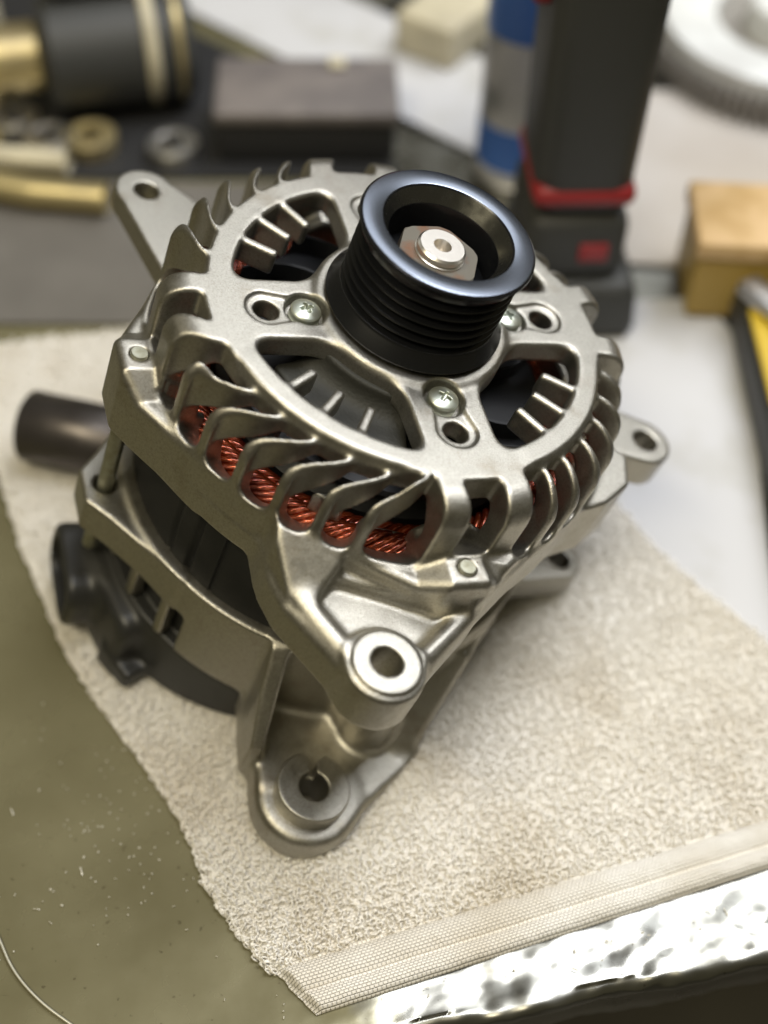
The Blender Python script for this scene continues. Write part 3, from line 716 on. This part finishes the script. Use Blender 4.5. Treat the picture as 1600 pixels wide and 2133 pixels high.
# ================================================================== things behind the alternator
def bx(name, size, loc, bev, m, parent=None, rz=0.0, taper=None, rot=None):
    return rbox(name, size, loc, bev, m, parent, rot or (0, 0, rz), 3, taper)
def cylz(name, r, z0, z1, m, parent, bev=1.0, n=64, loc=(0, 0, 0), rot=(0, 0, 0)):
    o = lathe(name, [(0, z0), (r - bev, z0), (r, z0 + bev), (r, z1 - bev), (r - bev, z1), (0, z1)], m, parent, n)
    o.location = mm(loc); o.rotation_euler = rot; return o
HP = math.pi / 2
M['white'] = mat('white_paper', (0.52, 0.52, 0.53), 0.8, var=(30, (0.46, 0.455, 0.44), 0.5, 0.7))
M['glare'] = mat('bench_glare', (0.48, 0.43, 0.37), 0.85, var=(14, (0.55, 0.51, 0.46), 0.4, 0.65), bump=(200, 0.2, 0.2))
M['tool_dark'] = mat('tool_grip', (0.035, 0.036, 0.034), 0.55, bump=(500, 0.3, 0.2))
M['red'] = mat('red_plastic', (0.27, 0.016, 0.018), 0.45)
M['blue'] = mat('blue_print', (0.06, 0.17, 0.55), 0.4)
M['can'] = mat('can_white', (0.62, 0.62, 0.66), 0.35, var=(38, (0.30, 0.31, 0.33), 0.5, 0.62))
M['steel2'] = mat('plain_steel', (0.55, 0.54, 0.52), 0.35, 1.0, bump=(300, .2, .2))
M['brass'] = mat('brass_dull', (0.55, 0.46, 0.24), 0.42, 0.8, var=(30, (0.42, 0.35, 0.2), 0.4, 0.6))
M['box'] = mat('box_brown', (0.17, 0.15, 0.14), 0.6, var=(40, (0.13, 0.115, 0.11), 0.4, 0.6))
M['boxd'] = mat('box_black', (0.02, 0.02, 0.021), 0.5)
M['cream'] = mat('cream_paint', (0.55, 0.50, 0.36), 0.5, var=(30, (0.4, 0.36, 0.26), 0.4, 0.7))
M['wood'] = mat('pale_wood', (0.58, 0.40, 0.20), 0.6, var=(60, (0.46, 0.30, 0.12), 0.4, 0.65))
M['ochre'] = mat('ochre_paint', (0.36, 0.24, 0.05), 0.5)
M['yellow'] = mat('yellow_plastic', (0.55, 0.38, 0.03), 0.45)
M['gear'] = mat('gear_grey', (0.34, 0.32, 0.29), 0.5, 0.5)
M['gear_top'] = mat('gear_face', (0.74, 0.75, 0.73), 0.5, 0.1, var=(30, (0.6, 0.6, 0.58), .45, .7))
M['socket'] = mat('socket_oxide', (0.09, 0.08, 0.075), 0.36, 0.8, rvar=(80, .3, .45))

# sheets lying on the bench
def sheet(name, pts, z, th, m):
    bm = bmesh.new(); vs = [bm.verts.new((p[0] * MM, p[1] * MM, z * MM)) for p in pts]; f_ = bm.faces.new(vs)
    if f_.normal.z < 0: f_.normal_flip()
    r_ = bmesh.ops.extrude_face_region(bm, geom=[f_])
    for v in r_['geom']:
        if isinstance(v, bmesh.types.BMVert): v.co.z += th * MM
    bmesh.ops.recalc_face_normals(bm, faces=bm.faces)
    return bm_obj(name, bm, m)
o = sheet('paper_sheet', [(-140, 588), (78, 404), (128, 462), (-88, 646)], 1.6, 0.6, M['white']); tag(o, 'white sheet of paper lying behind the dark box', 'paper')
o = sheet('paper_sheet', [(92, 150), (176, 84), (196, 250), (182, 292), (96, 286)], 0.4, 0.5, M['white']); tag(o, 'white sheet of paper between the towel and the black tool case', 'paper')
o = sheet('glare_sheet', [(132, 318), (300, 300), (320, 470), (150, 470)], 0.6, 1.2, M['glare']); tag(o, 'grey brown sheet under the toothed wheel, added for a bright bench reflection', 'added sheet')  # added sheet, its pale colour stands for a bright reflection on the bench
o = sheet('rubber_mat', [(-330, 385), (-120, 378), (38, 384), (-30, 480), (-150, 570), (-330, 700)], 0.5, 0.8, M['boxd']); tag(o, 'black mat under the old machine parts and brown box', 'mat')

o = sheet('work_mat', [(-330, 262), (-96, 266), (-20, 268), (60, 300), (60, 376), (-330, 372)], 0.3, 1.0, mat('grey_rubber', (0.13, 0.12, 0.105), 0.6, bump=(120, .3, .3), var=(18, (0.10, 0.092, 0.08), .4, .65))); tag(o, 'brownish grey rubber mat between the towel and the brass pipe', 'mat')
# box
B = empty('storage_box', mm((-14, 420, 1.5)), 0.03); tag(B, 'black box with dull brown lid standing on the mat', 'box')
bx('body', (92, 50, 22), (0, 0, 11.2), 2, M['boxd'], B); bx('lid', (96, 54, 8), (0, 0, 26.5), 2.5, M['box'], B)
bx('latch', (9, 9, 3), (16, 18, 32.1), 1, M['cream'], B)
# cream block
o = bx('cream_block', (40, 62, 26), (66, 520, 14.6), 4, M['cream'], None, -0.6); tag(o, 'cream painted block lying on the white paper sheet', 'block')
o = bx('dark_case', (120, 50, 60), (55, 610, 30.5), 5, M['tool_dark'], None, 0.1); tag(o, 'dark grey case behind the cream block', 'case')

# spray can
C = empty('spray_can', mm((97, 392, 0.6))); tag(C, 'white spray can with blue bands behind the cordless drill', 'spray can')
lathe('base_rim', [(0, 0), (21.5, 0), (23, 1.2), (22.4, 3.5), (21.8, 4)], M['steel2'], C)
lathe('body', [(21.8, 4), (22.2, 5), (22.2, 158), (21, 162), (12, 172)], M['can'], C)
lathe('blue_band', [(22.22, 12), (22.4, 12.1), (22.4, 36), (22.22, 36.1)], M['blue'], C)
lathe('blue_band', [(22.22, 84), (22.4, 84.1), (22.4, 112), (22.22, 112.1)], M['blue'], C)
lathe('cap', [(19, 164), (19, 190), (17, 194), (0, 194)], M['blue'], C)

# cordless drill standing on its battery
D = empty('cordless_drill', mm((110, 292, 0.5)), 0.06); tag(D, 'black cordless drill with red band standing on its battery', 'drill')
bx('battery', (60, 76, 30), (2, 4, 15.3), 7, M['tool_dark'], D, 0, 0.92)
bx('battery_collar', (45, 54, 34), (0, 2, 46), 7, M['tool_dark'], D)
bx('red_band', (45, 54, 11), (0, 2, 73.5), 5, M['red'], D)
bx('handle', (43, 52, 120), (0, 2.5, 121), 10, M['tool_dark'], D, 0, 1.05)
bx('badge', (13, 2, 9), (7, -25.6, 46), 0.8, M['red'], D)
cylz('motor_body', 32, -60, 90, M['tool_dark'], D, 5, 64, (0, 0, 209), (0, HP, 0))
cylz('gear_collar', 30, -78, -60, M['red'], D, 3, 64, (0, 0, 209), (0, HP, 0))
cylz('chuck', 20, -118, -78, M['steel2'], D, 5, 48, (0, 0, 209), (0, HP, 0))
bx('trigger', (12, 14, 26), (-24, 0, 164), 4, M['red'], D)
bx('side_switch', (16, 4, 8), (22, -31.5, 198), 1.5, M['cream'], D)
bx('rear_vent', (22, 6, 22), (66, -29, 200), 2, M['red'], D)

# toothed wheel
def wheel():
    root = empty('toothed_wheel', mm((262, 508, 2))); tag(root, 'pale toothed wheel lying flat on the grey brown sheet', 'gear')
    n = 84; bm = bmesh.new(); lo_, hi_ = [], []
    for i in range(n * 4):
        a = 2 * math.pi * i / (n * 4); rr = 80 if i % 4 in (0, 1) else 75
        lo_.append(bm.verts.new((rr * MM * math.cos(a), rr * MM * math.sin(a), 0))); hi_.append(bm.verts.new((rr * MM * math.cos(a), rr * MM * math.sin(a), 16 * MM)))
    for i in range(n * 4):
        j = (i + 1) % (n * 4); bm.faces.new((lo_[i], lo_[j], hi_[j], hi_[i]))
    bm.faces.new(hi_); bm.faces.new(lo_[::-1]); bm_obj('toothed_rim', bm, M['gear'], root, smooth=False)
    lathe('face_ring', [(74, 16.1), (74, 24), (72, 25), (46, 25), (44, 24), (44, 16.1)], M['gear_top'], root, 96)
    lathe('hub', [(26, 16.1), (26, 34), (24, 36), (10, 36), (10, 16.1)], M['gear_top'], root, 64)
wheel()

# wood block with ochre front and the black case at the right
Wd = empty('wood_block', mm((222, 296, 2.2)), -0.05); tag(Wd, 'pale wooden block with ochre painted face beside the drill', 'wood block')
bx('core', (104, 44, 34), (0, 0, 17.2), 2, M['ochre'], Wd); bx('top_board', (108, 48, 10), (0, 0, 39.4), 2, M['wood'], Wd)
K = empty('tool_case', mm((214, 176, 0.6)), -0.02); tag(K, 'long black tool case with yellow panel at the edge of the paper', 'tool case')
bx('body', (54, 210, 22), (0, 0, 11.2), 4, M['tool_dark'], K); bx('yellow_panel', (34, 60, 3), (-8, 50, 23.6), 1, M['yellow'], K)
bx('handle', (10, 90, 12), (6, -20, 28.1), 4, M['boxd'], K)
o = bx('steel_bar', (11, 64, 7), (206, 241, 29.4), 1.5, M['steel2'], None, 0.5, None, (0.0, 0, 0.5)); tag(o, 'grey steel bar resting across the black tool case', 'bar')

# socket on the towel
o = lathe('impact_socket', [(0, -2), (6, -2), (6, 0), (14.2, 0), (15, 1), (15, 42), (14.2, 43), (9, 43), (9, 26), (0, 26)], M['socket'], None, 64, 40)
o.location = mm((-78, 172, 18.9)); o.rotation_euler = (0, -HP, -0.25); tag(o, 'dark steel socket lying on the towel behind the alternator', 'socket')

# brass pipe and other old parts at the back left
P = [(-330, 352, 9), (-260, 356, 9), (-210, 362, 9), (-180, 362, 9), (-150, 354, 9), (-112, 350, 9)]
tt = np.linspace(0, 5, 60); P = np.stack([np.interp(tt, range(6), [p[k] for p in P]) for k in range(3)], 1)
V, F = tube_np(P * MM, 7.6 * MM, 24); o = mesh_np('brass_pipe', V, F, M['brass']); tag(o, 'bent dull brass pipe lying in front of the old parts', 'pipe')
V, F = tube_np((P * np.array([1, 1, 1]) + np.array([-24, 30, 0])) * MM, 6.0 * MM, 20); o = mesh_np('cream_pipe', V, F, M['cream']); tag(o, 'thinner cream pipe lying behind the brass pipe', 'pipe')

Mo = empty('starter_motor', mm((-118, 452, 1.4)), 0.25); tag(Mo, 'old dark starter motor with brassy rings lying on the mat', 'starter motor')
cylz('casing', 31, -38, 40, M['tool_dark'], Mo, 4, 64, (0, 0, 31.2), (0, HP, 0))
cylz('end_ring', 33, 14, 21, M['cream'], Mo, 1.5, 64, (0, 0, 33.2), (0, HP, 0)); cylz('end_ring', 32.5, 30, 34, M['brass'], Mo, 1, 64, (0, 0, 32.7), (0, HP, 0))
cylz('nose', 18, -70, -38, M['brass'], Mo, 3, 48, (0, 0, 31), (0, HP, 0)); cylz('solenoid', 15, -30, 30, M['boxd'], Mo, 2, 48, (0, 6, 74), (0, HP, 0))
cylz('terminal', 4, 86, 100, M['brass'], Mo, 1, 24, (12, 0, 0))
Ga = empty('gearbox_casting', mm((-235, 470, 1.4)), -0.2); tag(Ga, 'worn cream coloured gearbox casting at the back of the mat', 'casting')
bx('body', (90, 66, 58), (0, 0, 29.2), 12, M['cream'], Ga); bx('foot', (120, 76, 10), (0, 0, 5.4), 3, M['cream'], Ga)
cylz('bore_ring', 24, 33, 40, M['steel2'], Ga, 2, 64, (8, 0, 30), (HP, 0, 0)); cylz('bore', 18, 40, 40.6, M['boxd'], Ga, .2, 48, (8, 0, 30), (HP, 0, 0))
for k in range(2): cylz('stud', 4, 58, 74, M['brass'], Ga, 1, 24, (-26 + 44 * k, 8, 0))
for k, (x, y) in enumerate([(-150, 402), (-188, 398), (-172, 420), (-128, 404), (-84, 398)]):
    o = lathe('bearing', [(6, 0), (13, 0), (13.6, .8), (13.6, 8.2), (13, 9), (11, 9), (10.5, 8), (8.6, 8), (8, 9), (6, 9), (6, 0)], M['steel2'] if k % 2 == 0 else M['brass'], None, 48)
    o.location = mm((x, y, 1.4)); tag(o, ['steel ring bearing lying between two brassy ring bearings, beside the starter motor', 'brassy ring bearing beside the foot of the cream casting', 'steel ring bearing behind the brassy one at the casting', 'brassy ring bearing in front of the starter motor', 'steel ring bearing beside the brown lidded box'][k], 'bearing', 'loose bearings on the mat')

# thin wire and filings on the bare steel
cp = np.array([(-118, 4), (-104, -14), (-96.5, -26), (-90, -37), (-80, -46.5), (-69, -53.5), (-58, -60)], float); tt = np.linspace(0, 6, 80)
pw = np.stack([np.interp(tt, range(7), cp[:, 0]), np.interp(tt, range(7), cp[:, 1]), np.full(80, 0.5)], 1)
ker = np.ones(13) / 13; pw[6:-6, 0] = np.convolve(pw[:, 0], ker, 'valid'); pw[6:-6, 1] = np.convolve(pw[:, 1], ker, 'valid')
V, F = tube_np(pw * MM, 0.42 * MM, 8); o = mesh_np('wire', V, F, mat('pale_wire', (0.62, 0.60, 0.5), .35, .6)); tag(o, 'thin pale wire curving over the bare steel bench', 'wire')
vs, fs = [], []
for k in range(170):
    if k < 120: x = rng.normal(-62, 26); y = rng.normal(6, 24)
    else:
        ss = rng.uniform(-60, 90); tt_ = rng.uniform(9, 22); x = 56.2 + 0.979 * ss - 0.203 * tt_; y = -51.6 + 0.203 * ss + 0.979 * tt_
    if x + 0.6 * y > -34 and k < 120: x -= 40
    l = rng.uniform(.15, .5) * (3 if rng.random() < .08 else 1); a = rng.uniform(0, 6.3); q = len(vs); wv = rng.uniform(.1, .3)
    for sx, sy, sz in ((-l, -wv, 0), (l, -wv, 0), (l, wv, 0), (-l, wv, 0), (0, 0, .35)):
        vs.append((x + sx * math.cos(a) - sy * math.sin(a), y + sx * math.sin(a) + sy * math.cos(a), 0.05 + sz))
    fs += [(q, q + 1, q + 4), (q + 1, q + 2, q + 4), (q + 2, q + 3, q + 4), (q + 3, q, q + 4)]
o = mesh_np('metal_filings', np.array(vs) * MM, np.array(fs), mat('filings', (0.75, 0.72, 0.62), .5, .2), None, False); tag(o, 'tiny pale filings and crumbs scattered on the bare steel', 'filings', kind='stuff')
